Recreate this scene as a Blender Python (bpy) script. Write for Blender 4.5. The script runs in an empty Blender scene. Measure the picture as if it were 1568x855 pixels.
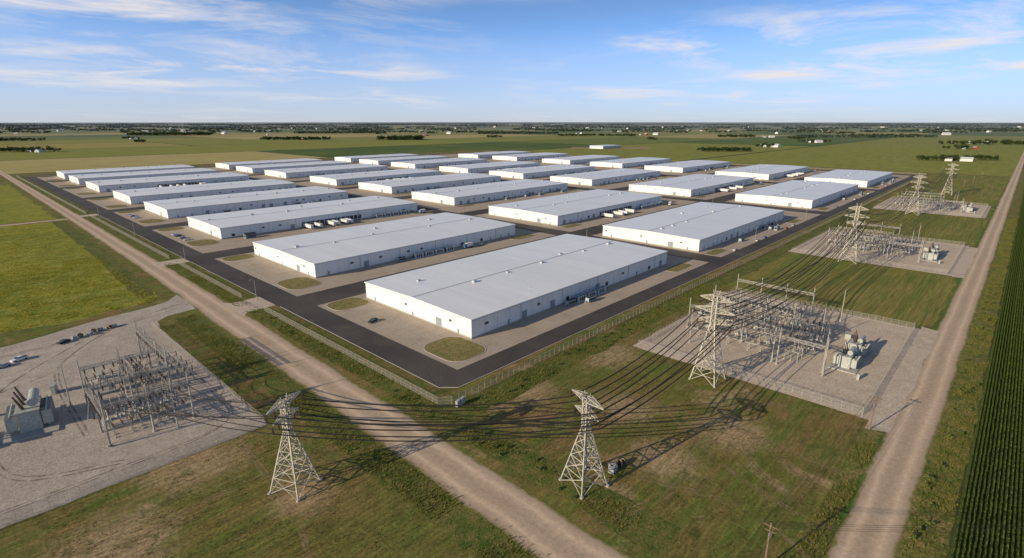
import bpy, math, random
import numpy as np
from mathutils import Vector, Matrix, noise as mnoise
random.seed(7); rng=np.random.default_rng(7)
sc=bpy.context.scene; COL=sc.collection
# ------------------------------------------------------------------ helpers
class M:
    def __init__(s): s.v=[]; s.f=[]; s.m=[]
    def face(s,pts,m=0):
        i=len(s.v); s.v+= [tuple(p) for p in pts]; s.f.append(tuple(range(i,i+len(pts)))); s.m.append(m)
    def box(s,x0,x1,y0,y1,z0,z1,m=0,bottom=False):
        i=len(s.v); s.v+=[(x0,y0,z0),(x1,y0,z0),(x1,y1,z0),(x0,y1,z0),(x0,y0,z1),(x1,y0,z1),(x1,y1,z1),(x0,y1,z1)]
        q=[(4,5,6,7),(0,1,5,4),(1,2,6,5),(2,3,7,6),(3,0,4,7),(3,2,1,0)]
        for a in q: s.f.append(tuple(i+k for k in a)); s.m.append(m)
    def cyl(s,p,q,r0,r1=None,n=4,m=0,caps=False):
        r1=r0 if r1 is None else r1
        p=Vector(p);q=Vector(q);d=(q-p)
        if d.length<1e-6: return
        d.normalize(); up=Vector((0,0,1)) if abs(d.z)<.95 else Vector((1,0,0))
        a=d.cross(up).normalized(); b=d.cross(a); i=len(s.v)
        for c,r in ((p,r0),(q,r1)):
            for k in range(n):
                t=2*math.pi*(k+.5)/n; s.v.append(tuple(c+a*(math.cos(t)*r)+b*(math.sin(t)*r)))
        for k in range(n):
            k2=(k+1)%n; s.f.append((i+k,i+k2,i+n+k2,i+n+k)); s.m.append(m)
        if caps:
            s.f.append(tuple(i+k for k in range(n))[::-1]); s.m.append(m); s.f.append(tuple(i+n+k for k in range(n))); s.m.append(m)
    def mesh(s,name,mats,smooth=False):
        me=bpy.data.meshes.new(name); me.from_pydata(s.v,[],s.f)
        for mt in mats: me.materials.append(mt)
        me.polygons.foreach_set('material_index',s.m)
        if smooth: me.polygons.foreach_set('use_smooth',[True]*len(s.f))
        me.update(); return me
    def build(s,name,mats,parent=None,loc=(0,0,0),smooth=False): return inst(name,s.mesh(name,mats,smooth),loc,0,1,parent)
def inst(name,me,loc=(0,0,0),rz=0,sc_=1,parent=None):
    o=bpy.data.objects.new(name,me); COL.objects.link(o); o.location=loc; o.rotation_euler=(0,0,rz)
    if sc_!=1: o.scale=(sc_,)*3
    if parent: o.parent=parent
    return o
def empty(name,loc=(0,0,0),rz=0):
    o=bpy.data.objects.new(name,None); COL.objects.link(o); o.location=loc; o.rotation_euler=(0,0,rz); o.empty_display_size=1; return o
def rawmesh(name,V,F,mat):
    me=bpy.data.meshes.new(name); V=np.asarray(V,np.float32); F=np.asarray(F,np.int32); k=F.shape[1]
    me.vertices.add(len(V)); me.vertices.foreach_set('co',V.ravel()); me.loops.add(F.size); me.loops.foreach_set('vertex_index',F.ravel())
    me.polygons.add(len(F)); me.polygons.foreach_set('loop_start',np.arange(0,F.size,k,dtype=np.int32)); me.polygons.foreach_set('loop_total',np.full(len(F),k,np.int32))
    me.materials.append(mat); me.update(calc_edges=True); return me
# ------------------------------------------------------------------ materials
class NT:
    def __init__(s,name):
        s.mat=bpy.data.materials.new(name); s.mat.use_nodes=True; s.t=s.mat.node_tree; s.b=s.t.nodes['Principled BSDF']; s.out=s.t.nodes['Material Output']
    def n(s,ty,**k):
        x=s.t.nodes.new(ty)
        for a,b in k.items(): setattr(x,a,b)
        return x
    def l(s,a,b): s.t.links.new(a,b)
    def pos(s,scale=(1,1,1),rot=0,obj=False):
        if obj: src=s.n('ShaderNodeTexCoord').outputs['Object']
        else: src=s.n('ShaderNodeNewGeometry').outputs['Position']
        m=s.n('ShaderNodeMapping'); m.inputs['Scale'].default_value=scale; m.inputs['Rotation'].default_value=(0,0,rot); s.l(src,m.inputs[0]); return m.outputs[0]
    def noise(s,vec,scale,detail=4,rough=.55,dist=0):
        x=s.n('ShaderNodeTexNoise'); x.inputs['Scale'].default_value=scale; x.inputs['Detail'].default_value=detail; x.inputs['Roughness'].default_value=rough; x.inputs['Distortion'].default_value=dist
        s.l(vec,x.inputs['Vector']); return x.outputs[0]
    def ramp(s,fac,stops,interp='LINEAR'):
        r=s.n('ShaderNodeValToRGB'); e=r.color_ramp.elements; r.color_ramp.interpolation=interp
        while len(e)<len(stops): e.new(.5)
        for k,(p,c) in enumerate(stops):
            e[k].position=p; e[k].color=(c,c,c,1) if isinstance(c,(int,float)) else (*c,1)
        s.l(fac,r.inputs[0]); return r.outputs[0]
    def mix(s,fac,a,b,mode='MIX'):
        x=s.n('ShaderNodeMix',data_type='RGBA',blend_type=mode)
        for sock,v in ((x.inputs[0],fac),(x.inputs[6],a),(x.inputs[7],b)):
            if isinstance(v,(int,float)): sock.default_value=v
            elif isinstance(v,tuple): sock.default_value=(*v,1)
            else: s.l(v,sock)
        return x.outputs[2]
    def math(s,op,a,b=0.):
        x=s.n('ShaderNodeMath',operation=op)
        for sock,v in ((x.inputs[0],a),(x.inputs[1],b)):
            if isinstance(v,(int,float)): sock.default_value=v
            else: s.l(v,sock)
        return x.outputs[0]
    def bump(s,h,strength=.4,dist=.3):
        b=s.n('ShaderNodeBump'); b.inputs['Strength'].default_value=strength; b.inputs['Distance'].default_value=dist; s.l(h,b.inputs['Height']); s.l(b.outputs[0],s.b.inputs['Normal'])
    def fin(s,col,rough=.9,metal=0,spec=.2):
        if isinstance(col,tuple): s.b.inputs['Base Color'].default_value=(*col,1)
        else: s.l(col,s.b.inputs['Base Color'])
        s.b.inputs['Roughness'].default_value=rough; s.b.inputs['Metallic'].default_value=metal; s.b.inputs['Specular IOR Level'].default_value=spec
        return s.mat
def simple(name,c,rough=.6,metal=0,var=.15,scale=2,spec=.3):
    t=NT(name); p=t.pos(obj=True); n=t.noise(p,scale,5)
    k=t.ramp(n,[(.3,1-var),(.7,1+var*.4)]); return t.fin(t.mix(1.,c,k,'MULTIPLY'),rough,metal,spec)
def ground_mat(name,c1,c2,c3,bare=None,bt=.62,s1=.018,s2=.12,s3=1.3,stretch=(1,1,1),bump=.5,v=(.6,1.4),flower=None,spots=(),dark=None,streak=.0):
    t=NT(name); p=t.pos(); ps=t.pos(stretch)
    a=t.ramp(t.noise(p,s1,6,.6,.6),[(.38,0.),(.62,1.)]); col=t.mix(a,c1,c2)
    b=t.ramp(t.noise(ps,s2,6,.65),[(.42,0.),(.66,1.)]); col=t.mix(b,col,c3)
    if bare:
        d=t.ramp(t.noise(p,s1*2.3,8,.68,.8),[(bt,0.),(bt+.12,.8)]); col=t.mix(d,col,bare)
    for (x,y,r) in spots:
        vm=t.n('ShaderNodeVectorMath',operation='DISTANCE'); t.l(p,vm.inputs[0]); vm.inputs[1].default_value=(x,y,0)
        e=t.math('SUBTRACT',1.,t.math('DIVIDE',vm.outputs['Value'],r)); e=t.math('ADD',e,t.math('MULTIPLY',t.math('SUBTRACT',t.noise(p,.16,7,.7),.5),1.8))
        col=t.mix(t.ramp(e,[(.0,0.),(.6,.72)]),col,bare or (.3,.2,.12))
    if dark: col=t.mix(t.ramp(t.noise(p,.16,7,.7,.4),[(.5,0.),(.66,.8)]),col,dark)
    if streak:
        sx=t.noise(t.pos((.02,.9,1)),1.,4,.6); col=t.mix(1.,col,t.ramp(sx,[(.35,1-streak),(.65,1+streak)]),'MULTIPLY')
    st=t.ramp(t.noise(ps,s2*6,4,.6),[(.3,.76),(.7,1.22)]); col=t.mix(1.,col,st,'MULTIPLY')
    n3=t.noise(p,s3,5,.75); col=t.mix(1.,col,t.ramp(n3,[(.3,v[0]),(.7,v[1])]),'MULTIPLY')
    if flower:
        fl=t.math('MULTIPLY',t.ramp(t.noise(p,1.8,3,.8),[(.55,0.),(.64,1.)]),t.ramp(t.noise(p,.03,5),[(.45,0.),(.6,1.)])); col=t.mix(fl,col,flower)
    t.bump(n3,bump,.5); return t.fin(col,.95,0,.1)
GREEN=(.13,.17,.035); DGREEN=(.08,.12,.024); TAN=(.47,.33,.195)
m_lawn=ground_mat('dry_grass',(.19,.165,.046),(.275,.175,.078),GREEN,TAN,.565,stretch=(.25,1.2,1),spots=[(172,108,16),(116,117,11),(34,152,17),(99,62,9),(48,117,10),(126,112,13),(124,58,12),(150,50,14),(10,130,16),(140,80,12),(60,60,14)],dark=(.10,.105,.026),streak=.15)
m_lawn2=ground_mat('mown_grass',(.21,.205,.05),(.28,.22,.07),(.145,.175,.037),None,stretch=(.12,1.5,1),streak=.22)
m_verge=ground_mat('rough_grass',DGREEN,(.14,.16,.037),(.23,.19,.065),None,s1=.05,s2=.3,s3=1.6,v=(.45,1.45),bump=.7)
m_verge2=ground_mat('track_side_grass',(.19,.185,.05),(.12,.155,.033),(.32,.24,.10),None,s1=.05,s2=.3,s3=1.2,v=(.45,1.45),bump=.8,dark=(.08,.115,.023))
m_meadow=ground_mat('meadow_grass',(.29,.30,.042),(.18,.225,.032),(.37,.315,.06),(.48,.38,.2),.68,s1=.02,s2=.15,s3=.8,v=(.45,1.45),flower=(.6,.47,.05),bump=.6,dark=(.12,.155,.026),streak=.1)
m_island=ground_mat('island_grass',(.22,.19,.07),(.16,.17,.05),(.32,.235,.12),None,s1=.08,s2=.4)
m_gravel=ground_mat('gravel',(.50,.425,.36),(.58,.50,.42),(.43,.365,.31),(.32,.26,.215),.60,s1=.03,s2=.2,s3=2.2,v=(.72,1.2),bump=.4)
m_gravel2=ground_mat('pale_gravel',(.63,.51,.395),(.54,.43,.33),(.65,.55,.44),(.38,.30,.215),.60,s1=.03,s2=.2,s3=2.2,v=(.72,1.2),bump=.4)
m_soil=ground_mat('bare_soil',(.45,.33,.21),(.36,.26,.16),(.22,.18,.07),None,s1=.1,s2=.4)
def m_worn(name,c,amt):
    t=NT(name); p=t.pos(); t.fin(t.mix(t.noise(p,.8,5),c,tuple(x*.7 for x in c)),.95,0,.1)
    uv=t.n('ShaderNodeUVMap').outputs[0]; sp=t.n('ShaderNodeSeparateXYZ'); t.l(uv,sp.inputs[0])
    e=t.math('SUBTRACT',1.,t.math('MULTIPLY',t.math('ABSOLUTE',t.math('SUBTRACT',sp.outputs[0],.5)),2.))
    e=t.math('MULTIPLY',e,t.ramp(t.noise(p,.25,6,.7),[(.4,0.),(.65,amt)])); tr=t.n('ShaderNodeBsdfTransparent'); mx=t.n('ShaderNodeMixShader'); t.l(e,mx.inputs[0]); t.l(tr.outputs[0],mx.inputs[1]); t.l(t.b.outputs[0],mx.inputs[2]); t.l(mx.outputs[0],t.out.inputs[0]); return t.mat
m_wtrack=m_worn('worn_grass_track',(.46,.33,.19),1.); m_gtrack=m_worn('gravel_rut',(.22,.18,.15),.9)
def m_conc():
    t=NT('concrete_apron'); p=t.pos(); c=t.mix(t.noise(p,.05,6),(.42,.345,.27),(.54,.45,.36)); c=t.mix(1.,c,t.ramp(t.noise(p,.9,6,.7),[(.3,.8),(.7,1.1)]),'MULTIPLY')
    c=t.mix(t.ramp(t.noise(p,.11,7,.7,.5),[(.55,0.),(.75,.5)]),c,(.24,.2,.16))
    br=t.n('ShaderNodeTexBrick'); br.inputs['Scale'].default_value=1; br.inputs['Brick Width'].default_value=6; br.inputs['Row Height'].default_value=6; br.offset=0; br.inputs['Mortar Size'].default_value=.08
    br.inputs['Color1'].default_value=(1,1,1,1);br.inputs['Color2'].default_value=(.9,.9,.9,1);br.inputs['Mortar'].default_value=(.74,.74,.74,1); t.l(p,br.inputs[0])
    return t.fin(t.mix(1.,c,br.outputs[0],'MULTIPLY'),.9)
m_conc=m_conc()
def m_asph():
    t=NT('asphalt'); p=t.pos(); c=t.mix(t.ramp(t.noise(p,.03,6),[(.35,0.),(.65,1.)]),(.058,.05,.047),(.1,.083,.073)); c=t.mix(1.,c,t.ramp(t.noise(p,1.3,6,.75),[(.3,.75),(.7,1.2)]),'MULTIPLY')
    c=t.mix(t.ramp(t.noise(p,.09,7,.7,.7),[(.56,0.),(.78,.45)]),c,(.21,.17,.13))
    cr=t.n('ShaderNodeTexVoronoi',feature='DISTANCE_TO_EDGE'); cr.inputs['Scale'].default_value=.08; t.l(p,cr.inputs['Vector'])
    c=t.mix(t.ramp(cr.outputs[0],[(0.,.4),(.012,0.)]),c,(.03,.03,.03)); return t.fin(c,.8,0,.3)
m_asph=m_asph()
def m_dirt():
    t=NT('dirt_road'); p=t.pos(); uv=t.n('ShaderNodeUVMap').outputs[0]; sp=t.n('ShaderNodeSeparateXYZ'); t.l(uv,sp.inputs[0]); u=sp.outputs[0]
    c=t.mix(t.noise(p,.06,6),(.55,.41,.285),(.68,.525,.385))
    uu=t.math('ADD',u,t.math('MULTIPLY',t.math('SUBTRACT',t.noise(p,.03,3),.5),.12))
    tr=t.ramp(uu,[(0.,.7),(.15,.86),(.25,1.14),(.36,.86),(.5,.78),(.62,.88),(.73,1.14),(.85,.86),(1.,.7)]); c=t.mix(1.,c,tr,'MULTIPLY')
    c=t.mix(1.,c,t.ramp(t.noise(p,.7,6,.8),[(.3,.76),(.7,1.16)]),'MULTIPLY')
    e=t.math('ABSOLUTE',t.math('SUBTRACT',u,.5)); e=t.math('ADD',e,t.math('MULTIPLY',t.math('SUBTRACT',t.noise(p,.35,6,.7),.5),.28))
    c=t.mix(t.ramp(e,[(.42,0.),(.49,1.)]),c,(.19,.18,.055)); t.bump(t.noise(p,1.5,5,.7),.4,.2); return t.fin(c,.95,0,.1)
m_dirt=m_dirt()
def m_ground():
    t=NT('farmland'); p=t.pos((.001,.001,1)); br=t.n('ShaderNodeTexBrick'); t.l(p,br.inputs[0])
    for k,v in (('Scale',1.),('Brick Width',1.15),('Row Height',.6),('Mortar Size',.007),('Mortar Smooth',0.)): br.inputs[k].default_value=v
    br.offset=.37; br.squash=1.6; br.squash_frequency=3
    br.inputs['Color1'].default_value=(0,0,0,1);br.inputs['Color2'].default_value=(1,1,1,1);br.inputs['Mortar'].default_value=(.5,.5,.5,1)
    c=t.ramp(br.outputs[0],[(0.,(.25,.26,.055)),(.16,(.095,.15,.035)),(.32,(.42,.35,.13)),(.43,(.28,.265,.06)),(.55,(.08,.13,.032)),(.68,(.46,.38,.16)),(.77,(.16,.205,.045)),(.88,(.36,.30,.08))],'CONSTANT')
    q=t.pos(); c=t.mix(t.ramp(t.noise(q,.004,6,.6),[(.4,0.),(.7,.3)]),c,(.30,.275,.08))
    c=t.mix(br.outputs[1],c,(.08,.09,.04))
    c=t.mix(1.,c,t.ramp(t.noise(t.pos((.3,1.6,1)),.05,5,.7),[(.3,.78),(.7,1.2)]),'MULTIPLY'); c=t.mix(1.,c,t.ramp(t.noise(q,.6,5,.75),[(.3,.7),(.7,1.25)]),'MULTIPLY')
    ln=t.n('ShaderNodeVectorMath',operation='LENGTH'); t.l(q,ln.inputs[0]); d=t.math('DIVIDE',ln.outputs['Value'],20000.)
    c=t.mix(t.ramp(d,[(0.,0.),(.12,.05),(.35,.4),(1.,.9)]),c,(.27,.31,.34)); return t.fin(c,1.,0,.05)  # aerial haze painted into the base colour, growing with distance from the origin
m_ground=m_ground()
def m_roof():
    t=NT('white_metal_roof'); p=t.pos(obj=True); sx=t.n('ShaderNodeSeparateXYZ'); t.l(p,sx.inputs[0])
    c=t.mix(t.noise(p,.05,5),(.85,.86,.88),(.92,.92,.93))
    fr=t.math('FRACT',t.math('DIVIDE',sx.outputs[0],6.)); c=t.mix(t.ramp(fr,[(0.,.2),(.035,0.)]),c,(.3,.32,.35))
    fl=t.math('FLOOR',t.math('DIVIDE',sx.outputs[0],6.)); wn=t.n('ShaderNodeTexWhiteNoise',noise_dimensions='1D'); t.l(fl,wn.inputs['W']); c=t.mix(1.,c,t.ramp(wn.outputs[0],[(0.,.95),(1.,1.)]),'MULTIPLY')
    c=t.mix(1.,c,t.ramp(t.noise(t.pos((2.,.06,1),obj=True),.5,5,.7),[(.3,.94),(.7,1.03)]),'MULTIPLY')
    c=t.mix(t.ramp(t.noise(t.pos(),.05,7,.7,.6),[(.55,0.),(.78,.16)]),c,(.5,.46,.42))
    f2=t.math('PINGPONG',sx.outputs[0],.35); t.bump(f2,.25,.15); return t.fin(c,.38,0,.6)
m_roof=m_roof()
def m_wall():
    t=NT('white_wall_panel'); p=t.pos(obj=True); c=t.mix(t.noise(p,.08,5),(.78,.79,.80),(.86,.86,.85))
    c=t.mix(1.,c,t.ramp(t.noise(t.pos((1.2,1.2,.08),obj=True),1.,5,.7),[(.3,.86),(.7,1.03)]),'MULTIPLY'); return t.fin(c,.6,0,.3)
m_wall=m_wall()
m_trim=simple('metal_trim',(.5,.52,.55),.5); m_plinth=simple('concrete_plinth',(.42,.40,.37),.9); m_dark=simple('dark_louvre',(.06,.065,.07),.6); m_glass=simple('window_glass',(.05,.07,.09),.15,spec=.6)
m_door=simple('grey_door',(.3,.33,.36),.6); m_steel=simple('galvanised_steel',(.44,.42,.385),.55,.15,.3,1.); m_fence=simple('fence_steel',(.44,.41,.36),.6); m_tower=simple('weathered_tower_steel',(.52,.485,.41),.6,.1,.3,.6)
m_cable=simple('conductor',(.03,.028,.026),.6); m_ins=simple('insulator',(.09,.055,.042),.35); m_insg=simple('grey_porcelain',(.28,.28,.3),.35)
m_tx=simple('transformer_paint',(.44,.455,.42),.5,0,.3); m_wood=simple('timber_pole',(.24,.175,.12),.9,0,.3,5); m_kerb=simple('concrete_kerb',(.52,.48,.42),.9)
m_rub=simple('rubber',(.02,.02,.02),.8); m_pw=simple('white_paint',(.74,.74,.74),.3); m_pb=simple('blue_paint',(.06,.17,.4),.4); m_pd=simple('dark_paint',(.04,.045,.055),.3); m_pr=simple('red_paint',(.35,.06,.04),.4); m_pg=simple('silver_paint',(.38,.4,.43),.3)
m_genw=simple('generator_enclosure',(.42,.5,.56),.5); m_bark=simple('bark',(.09,.07,.05),.9)
def leafmat(name,a,b,s=.3,trans=.25):
    t=NT(name); p=t.pos(); c=t.mix(t.ramp(t.noise(p,s,4,.7),[(.35,0.),(.65,1.)]),a,b); t.fin(c,.8,0,.15)
    tr=t.n('ShaderNodeBsdfTranslucent'); t.l(c,tr.inputs[0]); mx=t.n('ShaderNodeMixShader'); mx.inputs[0].default_value=trans; t.l(t.b.outputs[0],mx.inputs[1]); t.l(tr.outputs[0],mx.inputs[2]); t.l(mx.outputs[0],t.out.inputs[0]); return t.mat
m_leaf=leafmat('tree_foliage',(.035,.058,.018),(.065,.09,.028),.1); m_leaffar=leafmat('hazed_distant_foliage',(.05,.075,.052),(.075,.10,.07),.01)  # far foliage is lightened: aerial haze is part of its leaf colour
m_hazy=leafmat('hazed_horizon_foliage',(.085,.12,.135),(.12,.15,.165),.003)  # blue-grey of the horizon trees is atmospheric haze painted into the leaves
m_corn=leafmat('corn_leaves',(.15,.225,.045),(.20,.26,.06),.6,.5)
m_tuft=leafmat('weed_blades',(.15,.19,.04),(.30,.255,.07),.2,.35); m_tufty=leafmat('meadow_blades',(.24,.27,.035),(.48,.40,.055),.25,.35); m_tuftd=leafmat('dry_blades',(.26,.195,.075),(.16,.165,.045),.2,.3)
def m_chain():
    t=NT('chain_link'); t.fin((.38,.35,.31),.7,.1); tr=t.n('ShaderNodeBsdfTransparent'); mx=t.n('ShaderNodeMixShader'); mx.inputs[0].default_value=.2; t.l(tr.outputs[0],mx.inputs[1]); t.l(t.b.outputs[0],mx.inputs[2]); t.l(mx.outputs[0],t.out.inputs[0]); return t.mat
m_chain=m_chain()
# ------------------------------------------------------------------ camera, sun, sky
a=math.radians(43.2); ca,sa=math.cos(a),math.sin(a); th=math.radians(16.30)
cd=bpy.data.cameras.new('camera'); cam=bpy.data.objects.new('camera',cd); COL.objects.link(cam); sc.camera=cam
cd.lens=18.92; cd.clip_end=2e5; cd.clip_start=1
F=Vector((ca*math.cos(th),sa*math.cos(th),-math.sin(th))); R=Vector((sa,-ca,0)); U=R.cross(F)
cam.matrix_world=Matrix.Translation((0,0,90))@Matrix((R,U,-F)).transposed().to_4x4()
sc.view_settings.view_transform='Standard'
EL=math.radians(18.5)
sd=bpy.data.lights.new('sun','SUN'); sd.energy=5; sd.angle=math.radians(.3); sd.color=(1,.85,.61)
so=bpy.data.objects.new('sun',sd); COL.objects.link(so); so.rotation_euler=Vector((.973*math.cos(EL),-.23*math.cos(EL),-math.sin(EL))).to_track_quat('-Z','Y').to_euler()
w=bpy.data.worlds.new('World'); sc.world=w; w.use_nodes=True; W=NT.__new__(NT); W.t=w.node_tree
sk=W.n('ShaderNodeTexSky'); sk.sky_type='NISHITA'; sk.sun_disc=False; sk.sun_elevation=EL; sk.sun_rotation=math.radians(283.3); sk.dust_density=.3; sk.ozone_density=2.; sk.air_density=1.
tc=W.n('ShaderNodeTexCoord').outputs['Generated']; sp=W.n('ShaderNodeSeparateXYZ'); W.l(tc,sp.inputs[0]); z=W.math('MAXIMUM',sp.outputs[2],0.)
cb=W.n('ShaderNodeCombineXYZ'); W.l(sp.outputs[0],cb.inputs[0]); W.l(sp.outputs[1],cb.inputs[1]); W.l(W.math('ADD',W.math('MULTIPLY',z,2.8),.12),cb.inputs[2])
nm=W.n('ShaderNodeVectorMath',operation='NORMALIZE'); W.l(cb.outputs[0],nm.inputs[0]); W.l(nm.outputs[0],sk.inputs[0])
zz=W.math('ADD',z,.06); cv=W.n('ShaderNodeCombineXYZ'); W.l(W.math('DIVIDE',sp.outputs[0],zz),cv.inputs[0]); W.l(W.math('DIVIDE',sp.outputs[1],zz),cv.inputs[1])
mp=W.n('ShaderNodeMapping'); mp.inputs['Rotation'].default_value=(0,0,math.radians(40)); mp.inputs['Scale'].default_value=(.5,.6,1); mp.inputs['Location'].default_value=(1.3,5.2,0); W.l(cv.outputs[0],mp.inputs[0])
n1=W.noise(mp.outputs[0],1.25,11,.63,.5); n2=W.noise(mp.outputs[0],.42,3,.5,.3)
cl=W.math('MULTIPLY',W.ramp(n1,[(.45,0.),(.63,1.)]),W.ramp(n2,[(.43,0.),(.56,1.)])); cl=W.math('MULTIPLY',cl,W.ramp(z,[(.015,.25),(.07,1.)]))
tint=W.mix(W.ramp(z,[(.12,0.),(.4,1.)]),(1.55,1.9,2.25),(.80,.82,.86)); skc=W.mix(1.,sk.outputs[0],tint,'MULTIPLY')
skc=W.mix(W.ramp(z,[(0.,.93),(.05,.6),(.15,.02)]),skc,(3.9,4.0,4.3))
skc=W.mix(W.math('MULTIPLY',cl,.92),skc,(6.0,5.7,5.65))
bg=w.node_tree.nodes['Background']; W.l(skc,bg.inputs[0]); bg.inputs[1].default_value=.14
# ------------------------------------------------------------------ ground sheets
g=M(); S=70000; N=28; xs=np.linspace(-1,1,N+1); xs=np.sign(xs)*np.abs(xs)**3*S
for i in range(N):
    for j in range(N): g.face([(xs[i],xs[j],0),(xs[i+1],xs[j],0),(xs[i+1],xs[j+1],0),(xs[i],xs[j+1],0)])
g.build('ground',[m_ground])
def patch(name,poly,z,mat,jit=0.,step=5.):
    pts=[]
    n=len(poly)
    for i in range(n):
        p=Vector(poly[i]);q=Vector(poly[(i+1)%n]); k=max(1,int((q-p).length/step)) if jit else 1
        for j in range(k):
            r=p.lerp(q,j/k)
            if jit:
                v=mnoise.noise_vector(Vector((r.x*.09,r.y*.09,z*50)))+mnoise.noise_vector(Vector((r.x*.35,r.y*.35,z*50)))*.5; r=r+Vector((v.x,v.y))*jit
            pts.append((r.x,r.y,z))
    me=bpy.data.meshes.new(name); me.from_pydata(pts,[],[tuple(range(len(pts)))]); me.materials.append(mat); me.update()
    if me.polygons[0].normal.z<0: me.flip_normals()
    return inst(name,me)
def rect(x0,x1,y0,y1): return [(x0,y0),(x1,y0),(x1,y1),(x0,y1)]
def rrect(x0,x1,y0,y1,r,n=6):
    o=[]
    for cx,cy,a0 in ((x1-r,y0+r,-90),(x1-r,y1-r,0),(x0+r,y1-r,90),(x0+r,y0+r,180)):
        for k in range(n+1):
            t=math.radians(a0+90*k/n); o.append((cx+r*math.cos(t),cy+r*math.sin(t)))
    return o
def strip(name,pts,wid,z,mat,jit=0.,step=5.):
    P=[Vector(p) for p in pts]; W_=wid if isinstance(wid,list) else [wid]*len(P); C=[];ww=[]
    for i in range(len(P)-1):
        k=max(1,int((P[i+1]-P[i]).length/step))
        for j in range(k): C.append(P[i].lerp(P[i+1],j/k)); ww.append(W_[i]+(W_[i+1]-W_[i])*j/k)
    C.append(P[-1]); ww.append(W_[-1]); V=[];Fc=[];uv=[];d=0
    for i,c in enumerate(C):
        t=(C[min(i+1,len(C)-1)]-C[max(i-1,0)]).normalized(); nrm=Vector((t.y,-t.x))
        if i: d+=(C[i]-C[i-1]).length
        for k,s_ in ((0,-1),(1,1)):
            j_=mnoise.noise(Vector((c.x*.07,c.y*.07,k*9.+z)))*jit+mnoise.noise(Vector((c.x*.3,c.y*.3,k*5.+z)))*jit*.6; q=c+nrm*(s_*(ww[i]/2+j_)); V.append((q.x,q.y,z)); uv.append((k,d))
        if i: Fc.append((2*i-2,2*i-1,2*i+1,2*i))
    me=bpy.data.meshes.new(name); me.from_pydata(V,[],Fc); me.materials.append(mat); L=me.uv_layers.new(name='UVMap')
    for lp in me.loops: L.data[lp.index].uv=uv[lp.vertex_index]
    me.update()
    if me.polygons[0].normal.z<0: me.flip_normals()
    return inst(name,me)
patch('grass_field',rect(-140,1260,18,1330),.006,m_lawn,3)
patch('grass_field',rect(-200,78,-60,156),.010,m_lawn,2)
for i,(x0,x1) in enumerate(((294,413),(527,688),(802,1240))): patch('mown_lawn',rrect(x0,x1,17,117,14),.012,m_lawn2,1.5)
patch('meadow',[(-300,316),(8,317),(30,312),(56,318),(69,326),(69,440),(70,655),(-500,655),(-500,316)],.014,m_meadow,3)
patch('meadow',[(-300,672),(74,672),(76,1100),(-300,1100)],.014,m_meadow,3)
strip('rough_verge',[(96,42),(98,160),(98.5,400),(100,1250)],11,.018,m_verge,1.6)
strip('rough_verge',[(68,20),(69.5,160),(70,282)],10,.019,m_verge,1.8)
strip('rough_verge',[(50,1.5),(1500,1.5)],10,.020,m_verge2,1.4)
strip('rough_verge',[(75,18.5),(185,18.5)],5,.021,m_verge2,1.8)
strip('rough_verge',[(100,117.5),(720,117.5)],10,.022,m_verge,2.4)
strip('rough_verge',[(66,330),(70,440),(73,655)],9,.023,m_verge,1.8)
def smooth(pts,n=8):
    P=[Vector(p) for p in pts]; P=[P[0]]+P+[P[-1]]; o=[]
    for i in range(1,len(P)-2):
        for k in range(n):
            t=k/n; o.append(tuple(.5*((2*P[i])+(P[i+1]-P[i-1])*t+(2*P[i-1]-5*P[i]+4*P[i+1]-P[i+2])*t*t+(-P[i-1]+3*P[i]-3*P[i+1]+P[i+2])*t**3)))
    o.append(tuple(P[-1])); return o
zt=.0261
for pts in ([(84,62),(98,54),(118,50),(150,58),(182,52)],[(112,17),(118,34),(112,58),(104,76)],[(124,17),(132,45),(160,88),(178,112)],[(-20,40),(20,66),(40,100),(46,150)],[(-60,120),(0,128),(40,132),(74,120)],[(150,20),(152,60),(140,100),(112,112)],[(184,30),(170,60),(168,98)]):
    for off in (-.9,.9):
        q=smooth(pts); strip('worn_track',[(x+off*.7,y+off*.7) for x,y in q],.95,zt,m_wtrack,.1,3); zt+=.0005
zt=.0451
for pts in ([(76,304),(60,298),(40,285),(22,262),(16,240),(16,190)],[(76,300),(56,292),(20,284),(-30,276),(-60,240)],[(16,250),(-10,235),(-40,190),(-60,170)],[(50,280),(50,240),(52,190),(46,166),(10,163),(-60,164)],[(30,280),(4,250),(-4,225),(-2,180),(20,166)]):
    for off in (-.9,.9):
        q=smooth(pts); strip('tyre_rut',[(x+off*.7,y+off*.7) for x,y in q],.8,zt,m_gtrack,.1,3); zt+=.0005
# dirt roads
strip('dirt_road',[(74,-60),(79,47),(82,162),(84.5,300),(86,400),(88,750),(90,1700)],[14,14,15,14.5,13,12,11],.036,m_dirt,.8)
strip('dirt_road',[(20,10),(500,10),(3500,12)],11,.036,m_dirt,.6)
strip('dirt_road',[(-500,663),(82,663)],9,.034,m_dirt,.6)
# substation pads
patch('gravel_yard',[(-90,156),(56,156),(57,272),(59,283),(64,288),(77,290),(78,322),(70,312),(58,309),(40,306),(10,296),(-90,292)],.044,m_gravel,.7)
patch('gravel_yard',rect(186,292,20,106),.044,m_gravel2,.6)
patch('gravel_yard',rect(412,526,20,114),.044,m_gravel2,.6)
patch('gravel_yard',rect(690,800,20,114),.044,m_gravel2,.6)
patch('gravel_drive',[(182,14.5),(294,14.5),(296,21),(180,21)],.040,m_gravel2,1)
patch('gravel_drive',[(410,14.5),(520,14.5),(520,21),(410,21)],.040,m_gravel2,1)
for y0,y1 in ((266,286),(396,410),(668,680)): patch('gravel_drive',[(89,y0-5),(93,y0),(108,y0),(108,y1),(93,y1),(89,y1+5)],.040,m_gravel2,.4)
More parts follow.
